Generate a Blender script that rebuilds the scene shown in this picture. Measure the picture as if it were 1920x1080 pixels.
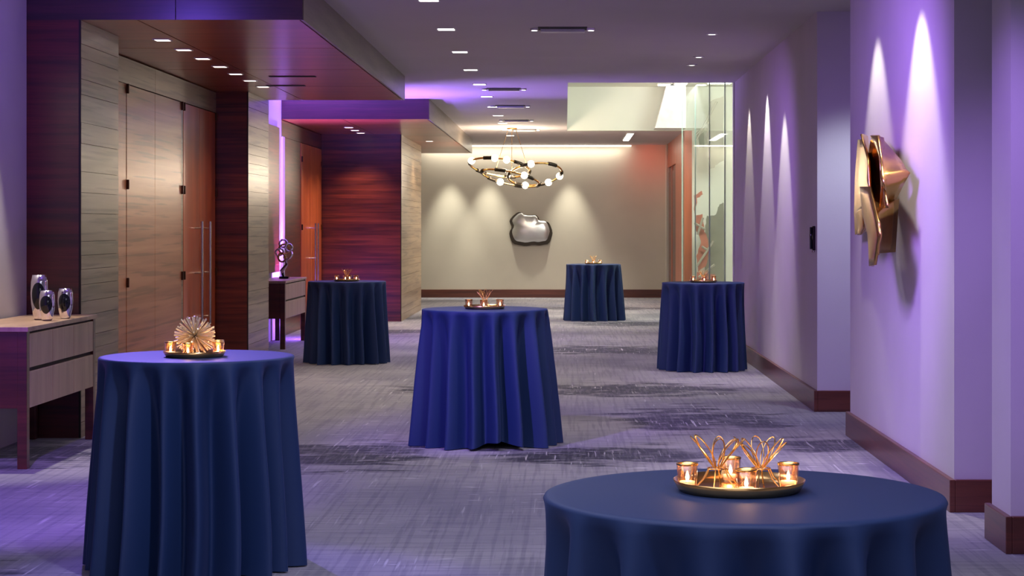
import bpy, bmesh, math, random
from mathutils import Vector, Matrix
random.seed(7)
for o in list(bpy.data.objects): bpy.data.objects.remove(o)
scn = bpy.context.scene
C = scn.collection
PI = math.pi
F = 3500.0; EYE = 1.5; VX = 1060.0; VY = 426.0

# ------------------------------------------------------------ camera, world, exposure
cam = bpy.data.cameras.new('camera'); camo = bpy.data.objects.new('camera', cam); C.objects.link(camo)
cam.sensor_width = 36.0; cam.lens = F / 1920 * 36.0
cam.shift_x = -(VX - 960) / 1920; cam.shift_y = (VY - 540) / 1920
cam.clip_start = 0.05; cam.clip_end = 200
camo.location = (0, 0, EYE); camo.rotation_euler = (PI / 2, 0, 0)
scn.camera = camo
w = bpy.data.worlds.new('world'); scn.world = w; w.use_nodes = True
w.node_tree.nodes['Background'].inputs[0].default_value = (0.42, 0.40, 0.62, 1)
w.node_tree.nodes['Background'].inputs[1].default_value = 0.14
scn.view_settings.view_transform = 'Standard'; scn.view_settings.look = 'None'
scn.view_settings.exposure = 1.0; scn.view_settings.gamma = 1.0
scn.view_settings.use_curve_mapping = False

def aim(o, tgt):
    d = Vector(tgt) - o.location
    o.rotation_euler = d.to_track_quat('-Z', 'Y').to_euler()
def spot(name, loc, tgt, power, col, deg=40, blend=0.3, rad=0.03):
    l = bpy.data.lights.new(name, 'SPOT'); l.energy = power; l.color = col
    l.spot_size = math.radians(deg); l.spot_blend = blend; l.shadow_soft_size = rad
    o = bpy.data.objects.new(name, l); C.objects.link(o); o.location = loc; aim(o, tgt); return o
def area(name, loc, tgt, power, col, sx, sy, spread=180):
    l = bpy.data.lights.new(name, 'AREA'); l.energy = power; l.color = col; l.shape = 'RECTANGLE'
    l.size = sx; l.size_y = sy; l.spread = math.radians(spread)
    o = bpy.data.objects.new(name, l); C.objects.link(o); o.location = loc; aim(o, tgt); return o
def point(name, loc, power, col, rad=0.05):
    l = bpy.data.lights.new(name, 'POINT'); l.energy = power; l.color = col; l.shadow_soft_size = rad
    o = bpy.data.objects.new(name, l); C.objects.link(o); o.location = loc; return o

HC = 3.255; HS = 2.976            # corridor ceiling, canopy underside
WR = 2.05                         # right wall plane
PURPLE = (0.30, 0.10, 1.0); WARM = (1.0, 0.82, 0.62); WHITE = (1.0, 0.93, 0.80); COOL = (0.72, 0.72, 1.0)

# purple event uplight in the gap; washes are unseen fill added for tint
spot('uplight_gap', (-3.6, 25.0, 0.25), (-3.45, 24.9, 3.2), 900, PURPLE, 84, 0.7, 0.08)
point('uplight_gap_spill', (-3.5, 25.05, 0.2), 14, PURPLE, 0.08)
spot('uplight_gap_wall', (-3.62, 25.15, 0.15), (-3.80, 25.3, 3.0), 300, (0.45, 0.22, 1.0), 50, 0.7, 0.04)
spot('fill_gap_header', (-3.3, 24.2, 1.4), (-3.1, 25.5, 3.12), 330, (0.26, 0.18, 1.0), 90, 0.8, 0.06)  # extra spot in mid-air, added to throw blue-violet onto the header
spot('fill_gap_ceiling', (-3.4, 24.5, 0.95), (-0.9, 23.9, 3.25), 420, (0.38, 0.22, 1.0), 62, 0.9, 0.15)  # extra spot added for the purple band across the ceiling
spot('fill_near_left', (-3.1, 9.6, 0.1), (-3.3, 11.5, 3.2), 90, PURPLE, 100, 0.9, 0.08)  # unseen lamp added to tint the near portal and console
spot('fill_left_floor', (-2.6, 7.5, 3.1), (-3.0, 10.2, 0), 420, (0.34, 0.16, 1.0), 52, 0.8, 0.08)  # this and the later table, wall and header washes are added fill
spot('fill_table_left', (-2.6, 11.0, 3.1), (-1.7, 8.4, 0.9), 320, (0.30, 0.20, 1.0), 34, 0.6, 0.05)
spot('fill_table_middle', (-1.9, 10.0, 3.1), (-0.7, 13.3, 0.4), 330, (0.38, 0.20, 1.0), 34, 0.7, 0.08)
spot('fill_right_wall_a', (0.2, 9.6, 3.1), (2.05, 11.8, 1.6), 330, (0.40, 0.19, 1.0), 80, 0.8, 0.4)
spot('fill_right_wall_b', (0.2, 16.0, 3.1), (2.05, 18.6, 1.3), 130, (0.42, 0.17, 0.95), 80, 0.9, 0.3)
spot('fill_right_pier', (0.6, 6.8, 2.9), (2.05, 8.8, 1.3), 170, (0.42, 0.22, 1.0), 50, 0.8, 0.1)
spot('recess_light', (2.5, 14.2, 3.1), (2.2, 15.2, 0.6), 62, (0.74, 0.82, 1.0), 70, 0.8, 0.1)
spot('fill_header', (-3.0, 11.3, 3.1), (-3.2, 13.3, 2.6), 24, (0.20, 0.10, 1.0), 100, 1.0, 0.2)
# unseen fill panels added above and behind the camera
area('fill_light', (-0.8, 3.0, 3.1), (-0.8, 3.0, 0), 38, (0.80, 0.78, 1.0), 3.0, 3.0)
area('fill_light_rear', (-0.8, -1.0, 3.1), (-0.8, 0.0, 0), 25, (0.80, 0.78, 1.0), 4.0, 3.0)
# white accents on the walls
for (Y, p) in ((12.25, 90), (10.75, 150)):
    spot('wall_accent', (WR - 0.34, Y, HC - 0.02), (WR - 0.10, Y, 0), p * 0.62, WHITE, 62, 0.5, 0.02)
for (Y, p, d) in ((20.8, 46, .21), (18.95, 90, .20), (17.45, 80, .38)):
    spot('wall_accent', (WR - d, Y, HC - 0.02), (WR - 0.10, Y, 0), p, (WHITE, (1, .92, .95), (1, .98, .84))[int(Y < 20) + int(Y < 18)], 50, 0.45, 0.02)
spot('wall_accent', (-3.58, 12.1, HC - 0.02), (-3.66, 12.1, 0), 170, WHITE, 50, 0.5, 0.02)
# far wall accents
for px in (845, 918, 1068):
    spot('far_accent', ((px - VX) * 39.8 / F, 39.36, HC - 0.05), ((px - VX) * 39.8 / F, 39.62, 0), 150, (1.0, 0.97, 0.82), 50, 0.9, 0.05)
area('far_cove', (-0.9, 39.62, HC - 0.03), (-0.9, 39.66, 0), 12, WHITE, 4.2, 0.06)
spot('exit_glow', (1.75, 39.0, 3.1), (1.75, 39.8, 2.7), 7, (1, 0.08, 0.04), 120, 1, 0.1)
# stair void
area('void_light', (3.3, 30.5, 3.95), (3.0, 33.2, 1.5), 130, (1.0, 1.0, 0.95), 1.6, 2.5)
area('void_cove', (1.0, 29.5, 3.98), (1.0, 33.9, 3.6), 42, (1.0, 1.0, 0.95), 1.8, 1.2)

# ------------------------------------------------------------ materials
M = {}
def newmat(n):
    m = bpy.data.materials.new(n); m.use_nodes = True; M[n] = m
    return m, m.node_tree, m.node_tree.nodes['Principled BSDF']
def setp(b, **k):
    for a, v in k.items():
        a = a.replace('_', ' ')
        if a in b.inputs: b.inputs[a].default_value = v
def srgb(r, g, b):
    f = lambda c: (c / 255 / 12.92) if c / 255 <= 0.04045 else ((c / 255 + 0.055) / 1.055) ** 2.4
    return (f(r), f(g), f(b), 1)
def plain(n, col, rough=0.6, metal=0.0, var=0.12, scale=6, bump=0.0, **k):
    m, t, b = newmat(n)
    tc = t.nodes.new('ShaderNodeTexCoord'); nz = t.nodes.new('ShaderNodeTexNoise')
    nz.inputs['Scale'].default_value = scale; nz.inputs['Detail'].default_value = 4
    t.links.new(tc.outputs['Object'], nz.inputs['Vector'])
    r = t.nodes.new('ShaderNodeValToRGB')
    r.color_ramp.elements[0].color = tuple(c * (1 - var) for c in col[:3]) + (1,)
    r.color_ramp.elements[1].color = tuple(min(1, c * (1 + var)) for c in col[:3]) + (1,)
    r.color_ramp.elements[0].position = 0.3; r.color_ramp.elements[1].position = 0.7
    t.links.new(nz.outputs['Fac'], r.inputs[0]); t.links.new(r.outputs[0], b.inputs['Base Color'])
    setp(b, Roughness=rough, Metallic=metal, **k)
    if bump:
        n2 = t.nodes.new('ShaderNodeTexNoise'); n2.inputs['Scale'].default_value = scale * 40
        t.links.new(tc.outputs['Object'], n2.inputs['Vector'])
        bp = t.nodes.new('ShaderNodeBump'); bp.inputs['Strength'].default_value = bump; bp.inputs['Distance'].default_value = 0.003
        t.links.new(n2.outputs['Fac'], bp.inputs['Height']); t.links.new(bp.outputs[0], b.inputs['Normal'])
    return m
def wood(n, ca, cb, cc, rough=0.3, coat=0.3, sc=(0.7, 0.7, 16), line=0.25, ls=4.2, lp=(0.36, 0.5)):
    m, t, b = newmat(n)
    tc = t.nodes.new('ShaderNodeTexCoord'); mp = t.nodes.new('ShaderNodeMapping'); mp.inputs['Scale'].default_value = sc
    t.links.new(tc.outputs['Object'], mp.inputs['Vector'])
    nz = t.nodes.new('ShaderNodeTexNoise'); nz.inputs['Scale'].default_value = 1.0; nz.inputs['Detail'].default_value = 5; nz.inputs['Distortion'].default_value = 0.25
    t.links.new(mp.outputs[0], nz.inputs['Vector'])
    r = t.nodes.new('ShaderNodeValToRGB'); r.color_ramp.elements[0].color = ca; r.color_ramp.elements[1].color = cc
    e = r.color_ramp.elements.new(0.5); e.color = cb
    r.color_ramp.elements[0].position = 0.3; r.color_ramp.elements[2].position = 0.72
    t.links.new(nz.outputs['Fac'], r.inputs[0])
    n2 = t.nodes.new('ShaderNodeTexNoise'); n2.inputs['Scale'].default_value = ls; n2.inputs['Detail'].default_value = 3
    t.links.new(mp.outputs[0], n2.inputs['Vector'])
    r2 = t.nodes.new('ShaderNodeValToRGB'); r2.color_ramp.elements[0].position = lp[0]; r2.color_ramp.elements[1].position = lp[1]
    r2.color_ramp.elements[0].color = (1 - line,) * 3 + (1,); r2.color_ramp.elements[1].color = (1, 1, 1, 1)
    t.links.new(n2.outputs['Fac'], r2.inputs[0])
    mx = t.nodes.new('ShaderNodeMix'); mx.data_type = 'RGBA'; mx.blend_type = 'MULTIPLY'; mx.inputs['Factor'].default_value = 1
    t.links.new(r.outputs[0], mx.inputs['A']); t.links.new(r2.outputs[0], mx.inputs['B'])
    t.links.new(mx.outputs['Result'], b.inputs['Base Color'])
    setp(b, Roughness=rough, Coat_Weight=coat, Coat_Roughness=0.25)
    return m
def glow(n, col, s):
    m, t, b = newmat(n); setp(b, Base_Color=col + (1,), Emission_Color=col + (1,), Emission_Strength=s, Roughness=0.4); return m

plain('wall_paint', srgb(196, 190, 192), 0.8, var=0.03, scale=2, bump=0.12)
plain('far_paint', srgb(196, 188, 172), 0.8, var=0.04, scale=1.5, bump=0.1)
plain('void_paint', srgb(214, 214, 200), 0.8, var=0.02, scale=1.5)
plain('ceiling_paint', srgb(198, 190, 190), 0.85, var=0.03, scale=1.0)
wood('mahogany', srgb(64, 20, 13), srgb(98, 36, 22), srgb(128, 52, 32), 0.32, 0.25, line=0.4, ls=2.2, lp=(0.38, 0.5))
wood('mahogany_bluelit', srgb(40, 16, 28), srgb(56, 22, 36), srgb(72, 28, 42), 0.36, 0.6)  # mahogany turned plum; blue light on the headers is in the colour
wood('mahogany_soffit', srgb(128, 56, 32), srgb(152, 70, 42), srgb(168, 84, 54), 0.30, 0.5, sc=(0.5, 8, 0.5), line=0.15)  # lighter mahogany copy; reflected light on the soffit is in the colour
wood('mahogany_sheen', srgb(112, 90, 70), srgb(142, 118, 92), srgb(162, 138, 110), 0.34, 0.3, sc=(0.35, 0.35, 12), line=0.45, ls=2.3, lp=(0.36, 0.45))  # same mahogany seen side-on; its grazing sheen is painted as tan
wood('door_veneer', srgb(150, 90, 62), srgb(178, 114, 80), srgb(196, 134, 98), 0.34, 0.3, sc=(0.3, 0.3, 11), line=0.38, ls=2.3, lp=(0.36, 0.45))
wood('orange_veneer', srgb(164, 72, 34), srgb(188, 88, 46), srgb(202, 102, 58), 0.32, 0.3, sc=(6, 6, 0.5), line=0.08)
wood('fascia_veneer', srgb(112, 100, 88), srgb(128, 116, 102), srgb(142, 128, 112), 0.4, 0.2, sc=(0.6, 0.6, 10), line=0.1)
wood('console_dark', srgb(62, 22, 18), srgb(84, 34, 26), srgb(100, 44, 34), 0.35, 0.3)
wood('console_tan', srgb(150, 118, 98), srgb(168, 136, 114), srgb(184, 152, 130), 0.38, 0.2, sc=(10, 5, 0.6), line=0.12)
wood('base_wood', srgb(70, 34, 24), srgb(92, 46, 32), srgb(106, 56, 40), 0.35, 0.3)
wood('plum_red', srgb(56, 16, 20), srgb(84, 24, 26), srgb(104, 32, 32), 0.36, 0.4)
plain('dark_joint', srgb(26, 14, 12), 0.7)
plain('steel', srgb(190, 184, 178), 0.25, 1.0, var=0.05)
plain('hinge_metal', srgb(84, 56, 40), 0.35, 0.8)
plain('dark_metal', srgb(40, 34, 34), 0.4, 0.8)
plain('gold', srgb(228, 184, 116), 0.22, 1.0, var=0.08, scale=20)
plain('brass_wire', srgb(224, 178, 112), 0.3, 1.0, var=0.1, scale=20)
plain('champagne_wire', srgb(228, 212, 176), 0.4, 0.6, var=0.1, scale=20)
plain('bronze', srgb(200, 156, 92), 0.26, 1.0, var=0.2, scale=7)
plain('chrome', srgb(226, 222, 226), 0.08, 1.0, var=0.03)
plain('black_glass', srgb(14, 16, 24), 0.08, 0.0)
plain('mirror_silver', srgb(214, 214, 210), 0.30, 0.8, var=0.08, scale=3)
plain('dark_rim', srgb(52, 46, 38), 0.35, 0.7)
plain('white_plastic', srgb(225, 222, 218), 0.5)
plain('slot_dark', srgb(30, 26, 28), 0.7)
plain('salmon', srgb(168, 92, 70), 0.6, var=0.2)
plain('sage', srgb(112, 114, 98), 0.7, var=0.15)
plain('pale_plate', srgb(150, 144, 128), 0.6, var=0.08)
plain('wax', srgb(240, 225, 205), 0.5, Subsurface_Weight=0.3)
glow('lamp_white', (1.0, 0.95, 0.9), 5.0)
glow('lamp_soffit', (1.0, 0.86, 0.76), 3.0)
glow('lamp_globe', (1.0, 0.88, 0.68), 6.0)
glow('flame', (1.0, 0.62, 0.36), 22.0)
glow('cove_strip', (1.0, 0.93, 0.8), 1.8)

def cloth_mat():
    m, t, b = newmat('navy_cloth')
    tc = t.nodes.new('ShaderNodeTexCoord'); nz = t.nodes.new('ShaderNodeTexNoise'); nz.inputs['Scale'].default_value = 900
    t.links.new(tc.outputs['Object'], nz.inputs['Vector'])
    r = t.nodes.new('ShaderNodeValToRGB'); r.color_ramp.elements[0].color = srgb(18, 42, 84); r.color_ramp.elements[1].color = srgb(28, 56, 104)
    t.links.new(nz.outputs['Fac'], r.inputs[0]); t.links.new(r.outputs[0], b.inputs['Base Color'])
    setp(b, Roughness=0.62, Sheen_Weight=0.08, Sheen_Roughness=0.4)
    b.inputs['Sheen Tint'].default_value = srgb(120, 140, 220)
    bp = t.nodes.new('ShaderNodeBump'); bp.inputs['Strength'].default_value = 0.1; bp.inputs['Distance'].default_value = 0.001
    t.links.new(nz.outputs['Fac'], bp.inputs['Height']); t.links.new(bp.outputs[0], b.inputs['Normal'])
cloth_mat()

def glass_mat(n, tint, refl=0.12, rough=0.02):
    m, t, b = newmat(n); t.nodes.remove(b)
    tr = t.nodes.new('ShaderNodeBsdfTransparent'); tr.inputs[0].default_value = tint
    gl = t.nodes.new('ShaderNodeBsdfGlossy'); gl.inputs['Roughness'].default_value = rough
    lw = t.nodes.new('ShaderNodeLayerWeight'); lw.inputs['Blend'].default_value = 0.25
    ml = t.nodes.new('ShaderNodeMath'); ml.operation = 'MULTIPLY_ADD'; ml.inputs[1].default_value = 0.5 if refl > .15 else 0.22; ml.inputs[2].default_value = refl * 0.3
    nz = t.nodes.new('ShaderNodeTexNoise'); nz.inputs['Scale'].default_value = 3
    cr = t.nodes.new('ShaderNodeMix'); cr.data_type = 'RGBA'; cr.inputs['A'].default_value = (0.95,) * 3 + (1,); cr.inputs['B'].default_value = (1, 1, 1, 1)
    t.links.new(nz.outputs['Fac'], cr.inputs['Factor']); t.links.new(cr.outputs['Result'], gl.inputs['Color'])
    mx = t.nodes.new('ShaderNodeMixShader')
    t.links.new(lw.outputs['Facing'], ml.inputs[0]); t.links.new(ml.outputs[0], mx.inputs[0])
    t.links.new(tr.outputs[0], mx.inputs[1]); t.links.new(gl.outputs[0], mx.inputs[2])
    t.links.new(mx.outputs[0], t.nodes['Material Output'].inputs['Surface'])
glass_mat('pane_glass', (0.93, 0.98, 0.95, 1), 0.1)
glass_mat('votive_glass', (0.98, 0.86, 0.78, 1), 0.25)
glass_mat('clear_glass', (0.85, 0.86, 0.9, 1), 0.6)
plain('glass_edge', srgb(176, 206, 192), 0.2, var=0.05)

def carpet_mat():
    m, t, b = newmat('carpet'); N = t.nodes; L = t.links
    tc = N.new('ShaderNodeTexCoord')
    def noise(scale, sc=(1, 1, 1), det=3, loc=(0, 0, 0)):
        mp = N.new('ShaderNodeMapping'); mp.inputs['Scale'].default_value = sc; mp.inputs['Location'].default_value = loc
        L.new(tc.outputs['Object'], mp.inputs['Vector'])
        n = N.new('ShaderNodeTexNoise'); n.inputs['Scale'].default_value = scale; n.inputs['Detail'].default_value = det
        L.new(mp.outputs[0], n.inputs['Vector']); return n.outputs['Fac']
    def ramp(fac, a, bb, ca=(0, 0, 0, 1), cb=(1, 1, 1, 1)):
        r = N.new('ShaderNodeValToRGB'); r.color_ramp.elements[0].position = a; r.color_ramp.elements[1].position = bb
        r.color_ramp.elements[0].color = ca; r.color_ramp.elements[1].color = cb
        L.new(fac, r.inputs[0]); return r.outputs[0]
    def math_(op, a, bb):
        n = N.new('ShaderNodeMath'); n.operation = op; n.use_clamp = (op != 'ADD')
        for i, v in enumerate((a, bb)):
            if isinstance(v, (int, float)): n.inputs[i].default_value = v
            else: L.new(v, n.inputs[i])
        return n.outputs[0]
    def mix(f, a, bb):
        n = N.new('ShaderNodeMix'); n.data_type = 'RGBA'
        if isinstance(f, (int, float)): n.inputs['Factor'].default_value = f
        else: L.new(f, n.inputs['Factor'])
        for k, v in (('A', a), ('B', bb)):
            if isinstance(v, tuple): n.inputs[k].default_value = v
            else: L.new(v, n.inputs[k])
        return n.outputs['Result']
    base = mix(ramp(noise(0.55, det=5), 0.35, 0.65), srgb(108, 106, 118), srgb(152, 148, 152))
    # woven crosshatch, both directions
    hx = ramp(noise(1, (2.4, 26, 1), 3), 0.48, 0.6)
    hy = ramp(noise(1, (34, 0.8, 1), 3), 0.5, 0.6)
    hatch = math_('ADD', math_('MULTIPLY', hx, 0.35), math_('MULTIPLY', hy, 0.4))
    base = mix(math_('MULTIPLY', hatch, 0.85), base, srgb(78, 76, 96))
    # placed dark patches (world positions of the woven pattern)
    blobs = [(-1.5, 12.3, .75, .9), (.25, 12.3, .95, .65), (1.0, 14.6, .75, 1.1), (1.95, 12.9, .7, .5), (.6, 17.2, 1.3, .9),
             (.5, 22.8, 1.5, 1.0), (-2.5, 26.8, 1.0, .8), (1.1, 29.0, 1.2, 1.0), (-1.1, 17.2, .7, .7), (-3.4, 12.4, .4, 1.0),
             (.3, 34.5, 2.2, .8), (-2.1, 31, .9, .9), (.1, 6.5, .6, .5), (-2.9, 8.3, .5, .5)]
    mask = None
    sx = N.new('ShaderNodeSeparateXYZ'); L.new(tc.outputs['Object'], sx.inputs[0])
    for (bx_, by_, rx, ry) in blobs:
        cb = N.new('ShaderNodeCombineXYZ')
        for i, (o, c0, r0) in enumerate((('X', bx_, rx), ('Y', by_, ry))):
            a1 = N.new('ShaderNodeMath'); a1.operation = 'SUBTRACT'; L.new(sx.outputs[o], a1.inputs[0]); a1.inputs[1].default_value = c0
            a2 = N.new('ShaderNodeMath'); a2.operation = 'DIVIDE'; L.new(a1.outputs[0], a2.inputs[0]); a2.inputs[1].default_value = r0
            L.new(a2.outputs[0], cb.inputs[i])
        ln = N.new('ShaderNodeVectorMath'); ln.operation = 'LENGTH'; L.new(cb.outputs[0], ln.inputs[0])
        mr = N.new('ShaderNodeMapRange'); mr.inputs['From Min'].default_value = 1.45; mr.inputs['From Max'].default_value = 0.2
        mr.inputs['To Min'].default_value = 0; mr.inputs['To Max'].default_value = 0.80
        L.new(ln.outputs['Value'], mr.inputs['Value'])
        mask = mr.outputs[0] if mask is None else math_('MAXIMUM', mask, mr.outputs[0])
    fine = math_('ADD', math_('MULTIPLY', noise(1, (2.2, 4.5, 1), 6), 0.65), math_('MULTIPLY', noise(1, (1.6, 26, 1), 4, (2, 5, 0)), 0.35))
    dark = ramp(math_('ADD', math_('MULTIPLY', mask, 0.42), fine), 0.655, 0.745)
    hh = math_('ADD', math_('MULTIPLY', ramp(noise(1, (4, 30, 1), 2, (3, 1, 0)), .5, .58), 0.6), math_('MULTIPLY', ramp(noise(1, (40, 2.6, 1), 2), .5, .58), 0.5))
    dk = math_('MULTIPLY', dark, math_('SUBTRACT', 1.0, math_('MULTIPLY', hh, 0.42)))
    col = mix(dk, base, srgb(16, 19, 44))
    # bright slub dashes
    dx = ramp(noise(1, (5, 15, 1), 2, (7, 3, 0)), 0.64, 0.72)
    dy = ramp(noise(1, (34, 1.5, 1), 2, (1, 9, 0)), 0.64, 0.71)
    col = mix(math_('MULTIPLY', math_('MAXIMUM', dx, dy), math_('ADD', math_('MULTIPLY', ramp(noise(0.9, det=3, loc=(4, 2, 0)), .42, .62), 0.5), math_('MULTIPLY', dark, 0.35))), col, srgb(200, 196, 202))
    L.new(col, b.inputs['Base Color'])
    setp(b, Roughness=0.95, Sheen_Weight=0.15)
    n3 = noise(260, det=2)
    bp = N.new('ShaderNodeBump'); bp.inputs['Strength'].default_value = 0.3; bp.inputs['Distance'].default_value = 0.004
    L.new(n3, bp.inputs['Height']); L.new(bp.outputs[0], b.inputs['Normal'])
carpet_mat()

# ------------------------------------------------------------ helpers
def obj(name, bm, mat, parent=None, smooth=False):
    me = bpy.data.meshes.new(name); bm.normal_update(); bm.to_mesh(me); bm.free()
    if smooth:
        for p in me.polygons: p.use_smooth = True
    for mm in (mat if isinstance(mat, (list, tuple)) else [mat]): me.materials.append(M[mm])
    o = bpy.data.objects.new(name, me); C.objects.link(o)
    if parent: o.parent = parent
    return o
def tag(o, label, cat, group=None):
    o['label'] = label; o['category'] = cat
    if group: o['group'] = group
    return o
def thing(name, label, cat, loc=(0, 0, 0), rz=0, group=None):
    o = bpy.data.objects.new(name, None); o.empty_display_size = 0.1; C.objects.link(o)
    o.location = loc; o.rotation_euler = (0, 0, rz); return tag(o, label, cat, group)
def struct(name, bm, mat, parent=None):
    o = obj(name, bm, mat, parent)
    if not parent: o['kind'] = 'structure'
    return o
def box(bm, x0, x1, y0, y1, z0, z1, bev=0):
    r = bmesh.ops.create_cube(bm, size=1)
    for v in r['verts']:
        v.co = Vector(((x0 + x1) / 2 + v.co.x * (x1 - x0), (y0 + y1) / 2 + v.co.y * (y1 - y0), (z0 + z1) / 2 + v.co.z * (z1 - z0)))
    if bev:
        es = list({e for v in r['verts'] for e in v.link_edges})
        bmesh.ops.bevel(bm, geom=es, offset=bev, segments=2, affect='EDGES', profile=0.5)
    return bm
def B(x0, x1, y0, y1, z0, z1, bev=0): return box(bmesh.new(), min(x0, x1), max(x0, x1), min(y0, y1), max(y0, y1), z0, z1, bev)
def lathe(prof, seg=32, bm=None, c=(0, 0, 0), closed=False):
    bm = bm or bmesh.new(); rings = []
    for (r, z) in prof:
        if r < 1e-5: rings.append([bm.verts.new((c[0], c[1], c[2] + z))])
        else: rings.append([bm.verts.new((c[0] + r * math.cos(2 * PI * i / seg), c[1] + r * math.sin(2 * PI * i / seg), c[2] + z)) for i in range(seg)])
    prs = list(zip(rings, rings[1:])) + ([(rings[-1], rings[0])] if closed else [])
    for a, b in prs:
        for i in range(seg):
            j = (i + 1) % seg
            if len(a) == 1 and len(b) > 1: bm.faces.new((a[0], b[i], b[j]))
            elif len(b) == 1 and len(a) > 1: bm.faces.new((a[i], a[j], b[0]))
            elif len(a) > 1: bm.faces.new((a[i], a[j], b[j], b[i]))
    bmesh.ops.recalc_face_normals(bm, faces=bm.faces)
    return bm
def tube(pts, r, seg=8, bm=None, closed=False):
    bm = bm or bmesh.new(); pts = [Vector(p) for p in pts]; n = len(pts); rings = []
    up = Vector((0.13, 0.21, 0.97)).normalized()
    for i, p in enumerate(pts):
        a = pts[(i - 1) % n] if (closed or i > 0) else p
        b = pts[(i + 1) % n] if (closed or i < n - 1) else p
        d = (b - a).normalized()
        s = d.cross(up)
        if s.length < 0.05: s = d.cross(Vector((1, 0, 0)))
        s.normalize(); u = s.cross(d)
        rr = r[i] if isinstance(r, (list, tuple)) else r
        rings.append([bm.verts.new(p + s * rr * math.cos(2 * PI * k / seg) + u * rr * math.sin(2 * PI * k / seg)) for k in range(seg)])
    m = n if closed else n - 1
    for i in range(m):
        a, b = rings[i], rings[(i + 1) % n]
        for k in range(seg): bm.faces.new((a[k], a[(k + 1) % seg], b[(k + 1) % seg], b[k]))
    if not closed:
        bm.faces.new(rings[0][::-1]); bm.faces.new(rings[-1])
    bmesh.ops.recalc_face_normals(bm, faces=bm.faces)
    return bm
def prism_y(pts, y0, y1, bm=None):      # outline in xz, extruded in y
    bm = bm or bmesh.new()
    a = [bm.verts.new((x, y0, z)) for x, z in pts]; b = [bm.verts.new((x, y1, z)) for x, z in pts]
    bm.faces.new(a); bm.faces.new(b[::-1])
    for i in range(len(pts)):
        j = (i + 1) % len(pts); bm.faces.new((a[i], b[i], b[j], a[j]))
    bmesh.ops.recalc_face_normals(bm, faces=bm.faces)
    return bm
def atp(px, py, Y): return Vector(((px - VX) * Y / F, Y, EYE + (VY - py) * Y / F))

# ------------------------------------------------------------ setting: floor, ceiling, walls
struct('floor', B(-5, 5, -4, 40.2, -0.1, 0), 'carpet')
bm = bmesh.new()
box(bm, -5, 0.03, -4, 40.2, HC, HC + 0.2); box(bm, 0.03, 5, -4, 22.66, HC, HC + 0.2); box(bm, 0.03, 2.3, 34.1, 40.2, HC, HC + 0.2)
struct('ceiling', bm, 'ceiling_paint')
bm = bmesh.new()
box(bm, -0.07, 0.03, 22.46, 33.9, HC + 0.2, 4.05); box(bm, -0.07, 5, 22.46, 22.66, HC + 0.2, 4.05); box(bm, -0.07, 5, 22.46, 34.1, 4.05, 4.15)
struct('ceiling', bm, 'void_paint').name = 'ceiling_coffer'
bm = bmesh.new()
box(bm, 2.3, 4.5, 33.9, 34.1, 0, HC); box(bm, 0.03, 4.5, 33.9, 34.1, HC, 4.05)
struct('wall_far_stairwell', bm, 'void_paint')
struct('wall_right_stairwell', B(4.5, 4.6, 22.5, 34.0, 0, 4.05), 'void_paint')
# right wall: stretches with recesses between
bm = bmesh.new()
box(bm, WR, 4.6, 15.19, 22.6, 0, HC)
struct('wall_right', bm, 'wall_paint')
struct('wall_right', B(WR, 4.6, 9.84, 13.43, 0, HC), 'wall_paint')
struct('wall_right', B(WR, 4.6, 8.59, 8.97, 0, HC), 'wall_paint')
struct('wall_right', B(2.9, 3.1, 8.97, 9.84, 0, HC), 'wall_paint')
struct('wall_right', B(2.9, 3.1, 13.43, 15.19, 0, HC), 'wall_paint')
struct('wall_right', B(3.2, 3.4, -4, 8.59, 0, HC), 'wall_paint')
BH = 0.172
def baseboard(x0, x1, y0, y1, side='right'):
    bm = bmesh.new(); box(bm, x0, x1, y0, y1, 0, BH, 0.004)
    struct('baseboard_' + side, bm, 'base_wood')
for (a, b) in ((15.16, 22.6), (9.81, 13.46), (8.56, 9.0)): baseboard(WR - 0.03, WR, a, b)
for (a, b) in ((15.16, 15.19), (9.81, 9.84), (8.56, 8.59)): baseboard(WR, 2.9 if a > 9 else 3.2, a, b)
baseboard(-5, 2.16, 39.77, 39.8, 'far')
struct('wall_far', B(-5, 2.3, 39.8, 40.2, 0, HC), 'far_paint')
# far right wood wall with dark double door
bm = bmesh.new(); box(bm, 2.16, 2.3, 33.9, 36.6, 0, HC); box(bm, 2.16, 2.3, 36.6, 39.3, 2.75, HC)
struct('wall_far_right', bm, 'orange_veneer')
struct('trim_1', B(2.13, 2.3, 39.3, 39.8, 0, HC), 'far_paint')
d = struct('door_5', B(2.19, 2.23, 36.62, 39.28, 0.01, 2.74), 'console_dark')
for y in (36.7, 38.0): struct('door_panel', B(2.17, 2.192, y, y + 1.2, 0.1, 2.65, 0.006), 'plum_red', d)
struct('door_stile', B(2.16, 2.192, 37.9, 38.0, 0.01, 2.74), 'orange_veneer', d)

# left wall near, gap wall, rear
struct('wall_left', B(-4.2, -3.83, -4, 13.27, 0, HC), 'wall_paint')
struct('wall_left', B(-4.2, -3.88, 21.7, 25.5, 0, HC), 'wall_paint')
struct('wall_left', B(-4.2, -3.88, 33.8, 39.8, 0, HC), 'far_paint')
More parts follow.
